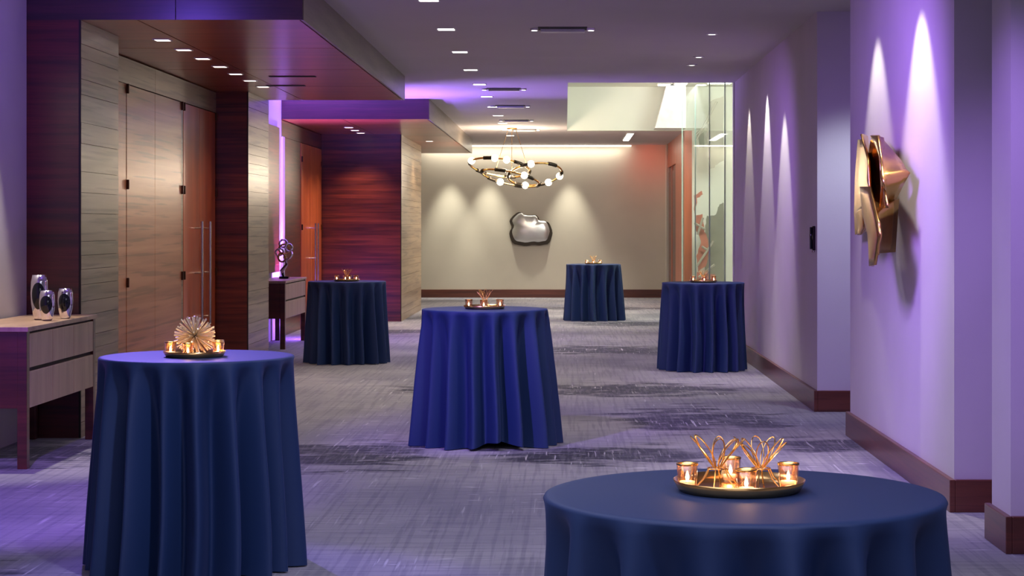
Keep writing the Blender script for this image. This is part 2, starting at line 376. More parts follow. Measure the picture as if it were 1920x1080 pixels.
# wood portals: piers with board cladding on the corridor side
def pier(x0, x1, y0, y1, front_mat, seed):
    p = struct('wall_left', B(x0, x1 - 0.02, y0 + 0.02, y1, 0, HS), 'dark_joint')
    struct('front_panel', B(x0, x1 - 0.012, y0, y0 + 0.02, 0, HS), front_mat, p)
    struct('corner_trim', B(x1 - 0.012, x1, y0, y0 + 0.02, 0, HS), 'dark_joint', p)
    rnd = random.Random(seed); z = 0.0
    while z < HS - 0.01:
        h = rnd.choice((0.10, 0.11, 0.12, 0.15, 0.2)); z1 = min(HS, z + h)
        if HS - z1 < 0.05: z1 = HS
        e = rnd.uniform(-0.0015, 0.0015)
        struct('board', B(x1 - 0.02, x1 + e, y0 + 0.02, y1, z, z1 - 0.003), 'mahogany_sheen', p); z = z1
    return p
pier(-4.2, -3.45, 13.28, 14.41, 'plum_red', 1)  # front in darker plum mahogany, dim blue light put into the colour
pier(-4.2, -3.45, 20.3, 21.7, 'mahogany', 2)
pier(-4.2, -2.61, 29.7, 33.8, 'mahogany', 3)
def hinge(x, y, z, par): struct('hinge', B(x - 0.002, x + 0.022, y - 0.010, y + 0.010, z - 0.042, z + 0.042, 0.004), 'hinge_metal', par)
def pull(x, y, z0, z1, par):
    h = struct('handle', tube([(x + 0.075, y, z0), (x + 0.075, y, z1)], 0.014, 10), 'steel', par)
    for z in (z0 + 0.07, (z0 + z1) / 2, z1 - 0.07): struct('handle_mount', tube([(x - 0.002, y, z), (x + 0.075, y, z)], 0.009, 8), 'steel', h)
wl = struct('wall_left', B(-4.2, -3.83, 14.41, 20.3, 0, HS), 'dark_joint')
struct('transom_panel', B(-3.83, -3.80, 14.41, 17.3, 2.745, HS - 0.012), 'mahogany_sheen', wl)
struct('transom_panel', B(-3.83, -3.80, 17.306, 20.3, 2.745, HS - 0.012), 'mahogany_sheen', wl)
struct('wall_panel', B(-3.83, -3.80, 14.41, 16.15, 0.0, 2.74), 'door_veneer', wl)
dn = 0
for (ya, yb, mt, hy, hd) in ((16.16, 17.27, 'door_veneer', 16.16, 0), (17.276, 18.46, 'door_veneer', 18.46, 0),
                             (18.56, 19.38, 'orange_veneer', 18.56, 19.12), (19.386, 20.24, 'orange_veneer', 20.24, 19.55)):
    dn += 1
    d = struct('door_%d' % dn, B(-3.828, -3.797, ya, yb, 0.01, 2.735, 0.002), mt)
    for z in (2.70, 1.87, 1.02, 0.25): hinge(-3.797, hy, z, d)
    if hd: pull(-3.797, hd, 0.5, 1.56, d)
struct('jamb', B(-3.83, -3.80, 18.465, 18.555, 0, 2.74), 'mahogany_sheen', wl)
wl = struct('wall_left', B(-4.2, -3.91, 25.5, 29.7, 0, HS), 'dark_joint')
struct('transom_panel', B(-3.91, -3.88, 25.5, 29.7, 2.745, HS - 0.012), 'mahogany', wl)
struct('wall_panel', B(-3.91, -3.88, 25.7, 27.35, 0.0, 2.74), 'mahogany', wl)
struct('jamb', B(-3.91, -3.86, 25.5, 25.69, 0, 2.74), 'far_paint', wl)
d = struct('door_6', B(-3.905, -3.872, 27.37, 28.5, 0.01, 2.735, 0.002), 'orange_veneer'); pull(-3.872, 28.35, 0.5, 1.56, d)
for z in (2.5, 1.5, 0.5): hinge(-3.872, 27.4, z, d)
d = struct('door_7', B(-3.905, -3.872, 28.51, 29.64, 0.01, 2.735, 0.002), 'orange_veneer'); pull(-3.872, 28.66, 0.5, 1.56, d)
for z in (2.5, 1.5, 0.5): hinge(-3.872, 29.6, z, d)
# framed wood leaf on the gap wall
d = struct('door_8', B(-3.88, -3.845, 23.3, 25.12, 0.9, 2.84, 0.004), 'console_dark')
struct('door_panel', B(-3.846, -3.836, 23.42, 25.0, 1.0, 2.74, 0.003), 'mahogany', d)

def canopy(n, y0, y1, xr, nx, ny, fseams, sseams):
    p = struct('trim_%d' % n, B(-4.2, xr - 0.02, y0 + 0.02, y1 - 0.01, HS + 0.02, HC), 'dark_joint')
    fs = [-4.2] + fseams + [xr]
    for a, b in zip(fs, fs[1:]): struct('fascia_panel', B(a, b - 0.006, y0, y0 + 0.02, HS, HC), 'mahogany_bluelit', p)
    ss = [y0 + 0.02] + sseams + [y1]
    for a, b in zip(ss, ss[1:]): struct('side_panel', B(xr - 0.02, xr, a, b - 0.006, HS, HC), 'fascia_veneer', p)
    for i in range(nx):
        for j in range(ny):
            a = -4.2 + (xr - 0.02 + 4.2) * i / nx; b = -4.2 + (xr - 0.02 + 4.2) * (i + 1) / nx
            c = y0 + 0.02 + (y1 - y0 - 0.02) * j / ny; e = y0 + 0.02 + (y1 - y0 - 0.02) * (j + 1) / ny
            struct('soffit_panel', B(a, b - 0.012, c, e - 0.014, HS, HS + 0.02), 'mahogany_soffit', p)
    return p
canopy(2, 13.28, 21.7, -1.865, 2, 4, [-2.77], [17.0])
canopy(3, 25.5, 37.3, -1.86, 2, 5, [], [29.0, 32.6])
# slot grilles in first canopy
for (px0, px1, py) in ((505, 592, 143), (500, 572, 160)):
    Y = 1.476 * F / (VY - py); t = tag(obj('slot_grille', B((px0 - VX) * Y / F, (px1 - VX) * Y / F, Y - 0.05, Y + 0.05, HS - 0.006, HS), 'slot_dark'),
        'dark slot grille in wooden canopy underside, ' + ('nearer of two' if py == 143 else 'farther of two, by canopy edge'), 'grille')

# ------------------------------------------------------------ light fittings
def fitting(name, x, y, z, s, mat, label, group, power, col, deg=110):
    t = thing(name, label, 'ceiling light', (x, y, z), 0, group)
    bm = bmesh.new(); f = 0.012; h = s / 2
    for (a, b, c, e) in ((-h - f, h + f, -h - f, -h), (-h - f, h + f, h, h + f), (-h - f, -h, -h, h), (h, h + f, -h, h)): box(bm, a, b, c, e, -0.006, 0)
    obj('frame', bm, 'white_plastic', t); obj('diffuser', B(-h, h, -h, h, -0.005, 0), mat, t)
    if power: spot('downlight', (x, y, z - 0.02), (x, y, 0), power, col, deg, 0.8, 0.06)
    return t
y = 14.4
ORD = ['nearest', 'second', 'third', 'fourth', 'fifth', 'sixth', 'seventh', 'eighth', 'ninth', 'tenth', 'farthest']
for i in range(11):
    fitting('square_downlight', -1.055, y + 2.13 * i, HC, 0.145, 'lamp_white', 'small glowing square downlight in the long corridor ceiling row, %s from the camera' % ORD[i], 'square downlights along the corridor ceiling', 75, WHITE)
for (X, Y, p) in ((1.3, 2.5, 45), (-0.7, 6.5, 130), (0.3, 9.6, 95), (-0.2, 11.6, 60)): spot('downlight', (X, Y, HC - 0.02), (X, Y, 0), p, COOL, 120, 0.8, 0.06)  # unseen lamps without fittings, added to light tables and cloth folds
for Y in (12, 18, 24, 29, 34, 37.5): spot('downlight', (0.3, Y, HC - 0.02), (0.15, Y, 0), (40, 70, 110, 130, 130, 150)[(12, 18, 24, 29, 34, 37.5).index(Y)], WHITE, 100, 0.8, 0.06)  # fill row without fittings, added to brighten the corridor floor
for i in range(7):
    fitting('soffit_downlight', -3.172, 14.7 + 0.815 * i, HS, 0.11, 'lamp_soffit', 'small square downlight under the nearer wooden canopy, %s from the camera' % (ORD[i] if i < 6 else 'farthest'), 'square downlights under the nearer canopy', 20, WARM, 100)
for i in range(3):
    fitting('soffit_downlight', -3.2, 27.6 + 0.8 * i, HS, 0.11, 'lamp_soffit', 'small square downlight under the farther wooden canopy, %s of three' % ('nearest', 'middle', 'farthest')[i], 'square downlights under the farther canopy', 70, WARM, 100)
fitting('soffit_downlight', -2.33, 32.0, HS, 0.11, 'lamp_soffit', 'single square downlight under farther canopy beside the tan-sheened wood pier', None, 45, WARM, 100)
slots = [(1055, 53), (945, 166), (957, 198), (968, 225), (983, 243)]
sl = ['slot diffuser with a lamp at each end, nearest and alone near the frame top', 'slot diffuser with end lamps, first beyond the big gap, in purple wash', 'slot diffuser with end lamps, second in the purple wash',
      'slot diffuser with end lamps, just past the purple wash', 'slot diffuser with end lamps, farthest, above the ring chandelier']
for (px, py), lb in zip(slots, sl):
    Y = 1.755 * F / (VY - py); X = (px - VX) * Y / F
    t = thing('slot_diffuser', 'ceiling ' + lb, 'air diffuser', (X, Y, HC), 0, 'slot diffusers along the corridor ceiling')
    bm = bmesh.new(); box(bm, -0.215, 0.215, -0.13, 0.13, -0.004, 0); obj('slot', bm, 'slot_dark', t)
    obj('vane', B(-0.195, 0.195, 0.02, 0.12, -0.03, -0.004, 0.002), 'white_plastic', t)
    for s in (-1, 1):
        l = obj('lamp_housing', lathe([(0.0, 0), (0.036, 0), (0.036, -0.022), (0.030, -0.022), (0.026, -0.012), (0, -0.012)], 20, c=(s * 0.25, 0, 0)), 'white_plastic', t, True)
        obj('lamp_lens', lathe([(0.0, -0.024), (0.024, -0.022), (0.026, -0.012)], 16, c=(s * 0.25, 0, 0)), 'lamp_white', l)
for (px, py, lb) in ((1335, 63, 'nearest, alone on the right of the ceiling'), (1310, 106, 'middle, smallest gap to its neighbour'), (1297, 121, 'farthest, nearest the stairwell coffer')):
    Y = 1.755 * F / (VY - py)
    t = thing('recessed_spot', 'small round recessed ceiling spot, ' + lb, 'ceiling light', ((px - VX) * Y / F, Y, HC), 0, 'round recessed spots')
    obj('trim_ring', lathe([(0.035, 0), (0.06, 0), (0.06, -0.006), (0.04, -0.012), (0.035, -0.004)], 24, closed=True), 'white_plastic', t, True)
    obj('lens', lathe([(0, -0.01), (0.034, -0.008), (0.034, 0)], 20), 'lamp_white', t)
t = thing('strip_light', 'slim ceiling strip light beyond the pale coffer near the far wall', 'ceiling light', (1.21, 36.0, HC))
obj('housing', B(-0.075, 0.075, -1.4, 1.4, -0.02, 0, 0.004), 'white_plastic', t); obj('diffuser', B(-0.055, 0.055, -1.35, 1.35, -0.026, -0.019), 'lamp_white', t)
t = thing('cove_light', 'long glowing cove strip where the ceiling meets the far wall', 'cove light', (-0.9, 39.7, HC))
obj('diffuser', B(-2.3, 2.3, -0.04, 0.04, -0.04, -0.01), 'cove_strip', t); obj('housing', B(-2.32, 2.32, -0.05, 0.09, -0.012, 0), 'white_plastic', t)
for i, (px, sz) in enumerate(((1245, .1), (1275, .1), (1345, .2))):
    Y = 33.3
    t = thing('coffer_light', 'glowing rectangular light high in the stairwell coffer, ' + ('leftmost', 'middle', 'largest, at the right by the glass')[i], 'ceiling light', ((px - VX) * Y / F, Y - .2 * i, 4.05), 0, 'stairwell coffer lights')
    obj('frame', B(-sz - .02, sz + .02, -0.12, 0.12, -0.015, 0), 'white_plastic', t); obj('diffuser', B(-sz, sz, -0.1, 0.1, -0.022, -0.014), 'lamp_white', t)

# ------------------------------------------------------------ tables under cloths
def cloth(x, y, Rb, seed, nf, label, ht=0.902, lift=None, R=0.45):
    rnd = random.Random(seed); seg = 432; rows = 34; k0 = R / 0.45
    a1, a2, a3 = [rnd.uniform(0, 2 * PI) for _ in range(3)]
    amps = [rnd.uniform(0.75, 1.1) for _ in range(nf)]
    bm = bmesh.new(); rings = []
    def flute(th):
        ph = nf * th + 0.5 * math.sin(2 * th + a1) + 0.3 * math.sin(3 * th + a2) + 0.4 * math.sin(5 * th + a3)
        k = int((ph / (2 * PI)) % nf); c = 0.5 + 0.5 * math.cos(ph)
        k2 = ph / (2 * PI) % nf
        i0 = int(round(k2)) % nf
        return (c ** 1.15) * amps[i0], c
    top = bm.verts.new((0, 0, ht))
    prev = None
    for r in (0.12, 0.25, 0.36, 0.42, 0.438):
        r *= k0
        rings.append([bm.verts.new((r * math.cos(2 * PI * i / seg), r * math.sin(2 * PI * i / seg), ht)) for i in range(seg)])
    rings.append([bm.verts.new((0.4465 * k0 * math.cos(2 * PI * i / seg), 0.4465 * k0 * math.sin(2 * PI * i / seg), ht - 0.0025)) for i in range(seg)])
    for k in range(rows + 1):
        t = k / rows; ring = []
        for i in range(seg):
            th = 2 * PI * i / seg; f, c = flute(th + 0.03 * math.sin(4 * t + a1) * t)
            A = 0.20 * (1 - math.exp(-5.5 * t)) * (0.8 + 0.2 * t)
            hem = 0.003 + 0.004 * (0.5 + 0.5 * math.sin(3 * th + a2)) * (1 if t > .5 else 0)
            if lift:
                d = (th - lift[0] + PI) % (2 * PI) - PI
                hem += lift[1] * math.exp(-(d / 0.28) ** 2)
            z0 = ht - 0.009
            z = z0 + (hem - z0) * t
            r = R + (Rb + 0.008 - R) * (t ** 0.85) + A * (f - 1.0) * 0.85
            if t < 0.05: r -= 0.0
            ring.append(bm.verts.new((r * math.cos(th), r * math.sin(th), z)))
        rings.append(ring)
    for i in range(seg): bm.faces.new((top, rings[0][i], rings[0][(i + 1) % seg]))
    for a, b in zip(rings, rings[1:]):
        for i in range(seg):
            j = (i + 1) % seg; bm.faces.new((a[i], b[i], b[j], a[j]))
    bmesh.ops.recalc_face_normals(bm, faces=bm.faces)
    o = obj('tablecloth', bm, 'navy_cloth', None, True); o.location = (x, y, 0)
    return tag(o, label, 'tablecloth', 'blue cloths over the round cocktail tables')
HT = (0.902, 0.93, 0.934, 0.902, 0.906, 0.92)
TB = [(0.40, 4.19, .53, 11, 17, 'navy cloth on the front right cocktail table, cut off by the frame bottom'),
      (-1.633, 8.28, .50, 16, 18, 'navy cloth on left front cocktail table with spiky ball centerpiece, violet-lit top'),
      (-0.56, 12.98, .540, 8, 18, 'vivid violet-blue lit cloth on the middle cocktail table'),
      (-2.42, 20.7, .485, 21, 17, 'dark blue cloth on cocktail table in front of the red wood pier'),
      (0.453, 30.1, .515, 31, 16, 'blue cloth on the farthest, smallest cocktail table before the far wall'),
      (1.45, 19.65, .49, 44, 17, 'blue cloth on cocktail table against right wall by the glass screen')]
for i, (x, y, rb, sd, nf, lb) in enumerate(TB):
    cloth(x, y, rb, sd, nf, lb, lift=(-PI / 2 + 0.25, 0.05) if i == 2 else None, ht=HT[i], R=(.45, .428, .438, .43, .44, .435)[i])

# centerpieces
def tray(x, y, z, R, label):
    bm = lathe([(0, 0.004), (R * 0.86, 0.004), (R * 0.93, 0.012), (R * 0.985, 0.026), (R, 0.026), (R * 0.95, 0.010), (R * 0.90, 0.0), (0, 0.0)], 48, closed=False)
    o = obj('gold_tray', bm, 'gold', None, True); o.location = (x, y, z); return tag(o, label, 'tray', 'round gold centerpiece trays')
def votive(x, y, z, label, s=1.0):
    t = thing('votive_candle', label, 'candle', (x, y, z), 0, 'lit glass votives on the trays')
    t.scale = (s, s, s)
    g = obj('glass_cup', lathe([(0, 0), (0.021, 0), (0.0245, 0.056), (0.0225, 0.056), (0.019, 0.004), (0, 0.004)], 24), 'votive_glass', t, True)
    obj('rim', lathe([(0.0222, 0.054), (0.0250, 0.054), (0.0250, 0.058), (0.0222, 0.058)], 24, closed=True), 'gold', g, True)
    obj('wax', lathe([(0, 0.005), (0.0175, 0.005), (0.0175, 0.017), (0, 0.016)], 20), 'wax', t, True)
    obj('flame', lathe([(0, 0.0165), (0.0035, 0.021), (0.0045, 0.026), (0.003, 0.032), (0, 0.040)], 10), 'flame', t, True)
    if y < 9: point('flame_light', (x, y, z + 0.045), 0.11, (1.0, 0.70, 0.44), 0.012)
    return t
def starburst(x, y, z, R, n, mat, label):
    t = thing('starburst_ornament', label, 'ornament', (x, y, z))
    core = bmesh.new(); bmesh.ops.create_icosphere(core, subdivisions=2, radius=R * 0.17)
    for v in core.verts: v.co.z += R * .92
    obj('core', core, 'dark_metal', t, True)
    bm = bmesh.new(); ga = PI * (3 - 5 ** 0.5)
    for i in range(n):
        u = 1 - 2 * (i + 0.5) / n; rr = math.sqrt(1 - u * u); th = ga * i
        d = Vector((rr * math.cos(th), rr * math.sin(th), u))
        if d.z < -0.9: continue
        q = random.uniform(0.88, 1.02)
        tube([Vector((0, 0, R * .92)) + d * R * 0.12, Vector((0, 0, R * .92)) + d * R * q * .7, Vector((0, 0, R * .92)) + d * R * q], [0.0014, 0.003, 0.0036], 5, bm)
    sp = obj('spikes', bm, mat, t); sp['kind'] = 'stuff'
    return t
def wire_orn(x, y, z, h, rx, npet, label, seed):
    t = thing('wire_ornament', label, 'ornament', (x, y, z))
    rnd = random.Random(seed); nodez = h * 0.36
    r0 = tube([(rx * .35 * math.cos(a * PI / 12), rx * .35 * math.sin(a * PI / 12), nodez) for a in range(24)], 0.0016, 6, closed=True)
    obj('collar', r0, 'brass_wire', t)
    for i in range(npet):
        a = 2 * PI * i / npet + rnd.uniform(-.15, .15); L = rx * rnd.uniform(.8, 1.15); H = h * rnd.uniform(.82, 1.0)
        ca, sa = math.cos(a), math.sin(a); pts = []
        for k in range(22):      # closed petal loop leaning outward
            u = 2 * PI * k / 22
            rad = rx * .12 + (L) * (0.5 - 0.5 * math.cos(u)) * (.9); zz = nodez + (H - nodez) * (0.5 - 0.5 * math.cos(u)) ** .8
            sd_ = 0.22 * rx * math.sin(u)
            pts.append((rad * ca - sd_ * sa, rad * sa + sd_ * ca, zz))
        obj('petal_wire', tube(pts, 0.0014, 5, closed=True), 'brass_wire', t)
    for i in range(6):
        a = 2 * PI * i / 6 + .3; ca, sa = math.cos(a), math.sin(a)
        obj('leg', tube([(rx * .35 * ca, rx * .35 * sa, nodez), (rx * .55 * ca, rx * .55 * sa, nodez * .5), (rx * .9 * ca, rx * .9 * sa, 0.0016)], 0.0016, 5), 'brass_wire', t)
    return t
ZT = 0.902
names = ['front right table', 'left front table', 'violet-lit middle table', 'table before the red wood pier', 'farthest table', 'table by the glass screen']
# front right table
tx, ty = 0.395, 4.24
tray(tx, ty, ZT, 0.150, 'round gold tray with low lip on the front right table')
zt = ZT + 0.0045
votive(tx - 0.118, ty + 0.0, zt, 'lit glass votive, leftmost on the front right tray')
votive(tx + 0.006, ty - 0.103, zt, 'lit glass votive, at the front edge of the front right tray')
votive(tx + 0.112, ty + 0.005, zt, 'lit glass votive, rightmost on the front right tray')
votive(tx - 0.01, ty + 0.112, zt, 'lit glass votive, at the back of the front right tray behind the wire ornaments')
wire_orn(tx - 0.05, ty + 0.0, zt, 0.128, 0.062, 8, 'open gold wire blossom, left of two on the front right tray', 3)
wire_orn(tx + 0.05, ty + 0.015, zt, 0.122, 0.062, 8, 'open gold wire blossom, right of two on the front right tray', 9)
# left front table
lx, ly = -1.633, 8.22; ZT = 0.93
zt = ZT + 0.0045
tray(lx, ly, ZT, 0.136, 'round gold tray on the left front table')
starburst(lx, ly + .01, zt, 0.094, 150, 'champagne_wire', 'champagne spiky starburst ball on the left front table')
for (dx, dy, lb) in ((-0.103, -0.01, 'leftmost'), (-0.008, -0.103, 'front middle'), (0.106, -0.01, 'rightmost'), (0.085, 0.10, 'back right, behind the spiky ball')):
    votive(lx + dx, ly + dy, zt, 'lit glass votive, %s on the left front table tray' % lb, 1.08)
# the others
for (X, Y, nm, k, ZT) in ((-0.56, 12.93, names[2], 3, HT[2]), (-2.42, 20.65, names[3], 4, HT[3]), (0.453, 30.05, names[4], 3, HT[4]), (1.45, 19.6, names[5], 3, HT[5])):
    zt = ZT + 0.0045
    tray(X, Y, ZT, 0.145, 'round gold tray on the ' + nm)
    wire_orn(X + 0.0, Y + .02, zt, 0.135, 0.055, 8, 'gold wire dome ornament on the ' + nm, int(X * 100) % 17)
    for (dx, dy, lb) in ((-0.108, -0.01, 'leftmost'), (0.0, -0.108, 'front middle'), (0.108, -0.01, 'rightmost'), (0.02, 0.112, 'rear'))[:k]:
        votive(X + dx, Y + dy, zt, 'lit glass votive, %s on the %s tray' % (lb, nm), 1.08)

# ------------------------------------------------------------ consoles
def console(x1, y0, y1, H, dep, label, ndr):
    x0 = x1 - dep; t = thing('console_table', label, 'console', ((x0 + x1) / 2, (y0 + y1) / 2, 0)); ox, oy = (x0 + x1) / 2, (y0 + y1) / 2
    def b(n, a, c, d_, e, f, g, m, p=t, bev=0.003): return obj(n, B(a - ox, c - ox, d_ - oy, e - oy, f, g, bev), m, p)
    b('top', x0 - 0.0, x1 + 0.01, y0 - .01, y1 + .01, H - 0.03, H, 'console_tan')
    b('carcass', x0, x1 - 0.02, y0 + 0.03, y1 - 0.03, 0.375, H - 0.03, 'dark_joint')
    b('end_panel', x0 + 0.05, x1 - 0.05, y0 + 0.005, y0 + 0.03, 0.375, H - 0.03, 'console_dark')
    b('end_panel', x0 + 0.05, x1 - 0.05, y1 - 0.03, y1 - 0.005, 0.375, H - 0.03, 'console_dark')
    mid = 0.375 + (H - 0.405) * .5
    ys = [y0 + 0.065 + (y1 - y0 - 0.13) * i / ndr for i in range(ndr + 1)]
    for a, c in zip(ys, ys[1:]):
        b('drawer', x1 - 0.02, x1, a + .002, c - .002, mid + 0.012, H - 0.045, 'console_tan')
        b('drawer', x1 - 0.02, x1, a + .002, c - .002, 0.375, mid - 0.012, 'console_tan')
    for (a, c) in ((x0, x0 + 0.06), (x1 - 0.06, x1)):
        for (d_, e) in ((y0, y0 + 0.06), (y1 - 0.06, y1)):
            b('leg', a, c, d_, e, 0, H - 0.03, 'console_dark')
    return t
console(-3.335, 11.56, 13.25, 0.882, 0.47, 'dark red-brown console with tan drawer fronts at left edge, holding vases', 3)
console(-3.44, 22.9, 24.75, 0.84, 0.40, 'narrow dark wood console between the two wood portals, holding a sculpture', 2)
# vases
def vase(x, y, z, h, w, label):
    t = thing('vase', label, 'vase', (x, y, z), 0, 'mirrored vases on the near console')
    prof = [(0, 0), (w * .26, 0), (w * .34, h * .06), (w * .46, h * .35), (w * .5, h * .6), (w * .47, h * .85), (w * .40, h), (w * .36, h), (w * .42, h * .85), (w * .44, h * .6), (w * .38, h * .35), (w * .26, h * .08), (0, h * .07)]
    bm = lathe(prof, 32)
    for v in bm.verts: v.co.x *= 1.0; v.co.y *= 0.62
    obj('body', bm, 'chrome', t, True)
    # dark oval inset window on the front
    bm = lathe([(w * .39 * math.sin(PI * k / 14) ** .7, h * (.16 + .80 * k / 14)) for k in range(15)], 24)
    for v in bm.verts: v.co.y = v.co.y * 0.55 - w * .165
    obj('inset', bm, 'black_glass', t, True)
    return t
z = 0.8825
vase(-3.50, 12.42, z, 0.30, 0.115, 'tallest mirrored vase with black inset, left of the three')
vase(-3.415, 12.30, z, 0.20, 0.105, 'shorter mirrored vase with black inset, middle of the three')
vase(-3.375, 12.60, z, 0.205, 0.105, 'short mirrored vase with black inset, right of the three')
# abstract sculpture
t = thing('sculpture', 'silvery twisted openwork sculpture on dark foot on the far console', 'sculpture', (-3.60, 23.9, 0.841))
obj('foot', B(-0.06, 0.06, -0.05, 0.05, 0, 0.03, 0.006), 'black_glass', t)
bm = bmesh.new()
tube([(0.0, 0, 0.02), (-.03, .01, .10), (.03, 0, .18), (0.02, .02, .26)], [0.02, 0.03, .02, .025], 8, bm); obj('stem', bm, 'chrome', t, True)
rs = random.Random(4)
for i in range(6):
    cx, cz, R_ = [(-.03, .27, .055), (.05, .30, .06), (-.06, .34, .05), (.0, .38, .065), (.06, .40, .045), (-.01, .45, .05)][i]
    n = Vector((rs.uniform(-1, 1), rs.uniform(-1.5, 1.5), rs.uniform(-1, 1))).normalized(); u = n.orthogonal().normalized(); v = n.cross(u)
    obj('loop', tube([Vector((cx, rs.uniform(-.01, .01), cz)) + (u * math.cos(k * PI / 10) + v * math.sin(k * PI / 10)) * R_ for k in range(20)], 0.013, 7, closed=True), 'chrome' if i % 3 else 'bronze', t, True)

# ------------------------------------------------------------ bronze wall sculpture on the right wall
t = thing('wall_sculpture', 'polished bronze flared-petal sculpture mounted on the near right wall', 'wall sculpture', (WR, 11.7, 1.7))
def shell(name, rows, mat, th=0.012, par=None):
    # rows: list of polylines (each list of local points) lofted, then thickened
    bm = bmesh.new(); vs = [[bm.verts.new(p) for p in r] for r in rows]
    for a, b in zip(vs, vs[1:]):
        for i in range(len(a) - 1): bm.faces.new((a[i], a[i + 1], b[i + 1], b[i]))
    bmesh.ops.recalc_face_normals(bm, faces=bm.faces)
    bmesh.ops.solidify(bm, geom=bm.faces[:], thickness=th)
    return obj(name, bm, mat, par or t, True)
def P(px, py, X):   # point at depth plane X (distance from axis) that projects there
    Y = X * F / (px - VX); return Vector((X - WR, Y - 11.7, EYE + (VY - py) * Y / F - 1.7))
# back petal (far), front flared petal, middle body, hanging tail
def petal(name, outline_l, outline_r, Xl, Xr, bulge, mat='bronze', n=12, m=8):
    def samp(o, u):
        k = u * (len(o) - 1); i = min(int(k), len(o) - 2); f = k - i
        return (o[i][0] * (1 - f) + o[i + 1][0] * f, o[i][1] * (1 - f) + o[i + 1][1] * f)
    rows = []
    for a in range(n + 1):
        u = a / n; l = samp(outline_l, u); r = samp(outline_r, u)
        pl = P(l[0], l[1], Xl); pr = P(r[0], r[1], Xr)
        rows.append([pl.lerp(pr, k / m) + Vector((-1, -0.25, 0)) * bulge * math.sin(PI * k / m) for k in range(m + 1)])
    return shell(name, rows, mat)
petal('petal', [(1608, 262), (1603, 330), (1601, 400), (1603, 440)], [(1613, 252), (1626, 300), (1629, 360), (1618, 425)], 1.98, 1.84, -0.05)
petal('petal', [(1635, 262), (1630, 300), (1629, 340), (1637, 378)], [(1645, 255), (1652, 300), (1655, 350), (1652, 392)], 1.90, 1.86, -0.06)
petal('flared_petal', [(1645, 254), (1652, 300), (1656, 345), (1664, 390)], [(1647, 256), (1690, 305), (1702, 325), (1668, 392)], 1.84, 1.98, 0.05)
petal('body', [(1626, 350), (1634, 380), (1648, 420), (1645, 478)], [(1652, 388), (1668, 385), (1682, 378), (1676, 472)], 1.80, 1.98, 0.06)
petal('tail', [(1614, 350), (1616, 400), (1627, 440), (1636, 500)], [(1630, 350), (1646, 415), (1650, 440), (1640, 497)], 1.86, 1.80, 0.03)
petal('petal_tip', [(1604, 405), (1606, 420), (1610, 430), (1612, 441)], [(1618, 385), (1621, 405), (1621, 425), (1614, 440)], 1.90, 1.86, 0.02)
obj('mount', tube([(0, 0.0, -0.02), (-0.17, 0.05, -0.02)], 0.02, 10), 'dark_metal', t)

# dark wall handset by the recess
t = thing('wall_handset', 'small dark wall-mounted handset near the recess edge on the right wall', 'wall device', (WR, 15.33, 1.42))
obj('cradle', B(-0.022, 0, -0.03, 0.03, -0.11, 0.09, 0.006), 'dark_metal', t); obj('receiver', tube([(-0.03, 0, -0.1), (-0.034, 0, 0), (-0.03, 0, 0.08)], [0.013, 0.01, 0.013], 10), 'black_glass', t, True)
obj('button', lathe([(0, 0), (0.012, 0), (0.012, 0.012), (0, 0.014)], 12, c=(-0.013, 0, -0.125)), 'steel', t)

# ------------------------------------------------------------ far wall mirror
out = [(270, 360), (330, 280), (430, 195), (500, 190), (545, 232), (700, 255), (800, 240), (860, 290), (885, 368), (1040, 378), (1090, 430), (1150, 590), (1130, 700),
       (1075, 835), (960, 850), (880, 868), (760, 850), (600, 880), (470, 860), (350, 838), (285, 720), (265, 600), (325, 500), (285, 420)]
Ym = 39.72
t = thing('wall_mirror', 'irregular blob-shaped silver mirror with dark rim on the far wall', 'mirror', (0, 0, 0))
MIR = 1
def toxz(p, k=1.0, cx=700, cz=560):
    X = 930 + (cx + (p[0] - cx) * k) / 10.8; Z = 380 + (cz + (p[1] - cz) * k) / 10.8
    v = atp(X, Z, Ym); return (v.x, v.z)
def smooth_poly(pts, it=2):
    for _ in range(it):
        q = []
        for i in range(len(pts)):
            a, b = pts[i], pts[(i + 1) % len(pts)]
            q += [(a[0] * .75 + b[0] * .25, a[1] * .75 + b[1] * .25), (a[0] * .25 + b[0] * .75, a[1] * .25 + b[1] * .75)]
        pts = q
    return pts
o2 = smooth_poly(out, 1)
cc = toxz((700, 560)); t.location = (cc[0], 39.8, cc[1])
loc = lambda p, k: (lambda q: (q[0] - cc[0], q[1] - cc[1]))(toxz(p, k))
obj('rim', prism_y([loc(p, 1.0) for p in o2], -0.10, 0.0), 'dark_rim', t)
bm = bmesh.new(); prev = None
ctr = bm.verts.new((0, -0.165, 0.03))
for (k, yy) in ((0.35, -0.16), (0.65, -0.145), (0.80, -0.125), (0.87, -0.102)):
    ring = [bm.verts.new((loc(p, k)[0], yy, loc(p, k)[1] + 0.03)) for p in o2]
    n = len(ring)
    for i in range(n):
        if prev is None: bm.faces.new((ctr, ring[i], ring[(i + 1) % n]))
        else: bm.faces.new((prev[i], ring[i], ring[(i + 1) % n], prev[(i + 1) % n]))
    prev = ring
bmesh.ops.recalc_face_normals(bm, faces=bm.faces); 
obj('mirror_face', bm, 'mirror_silver', t, True)

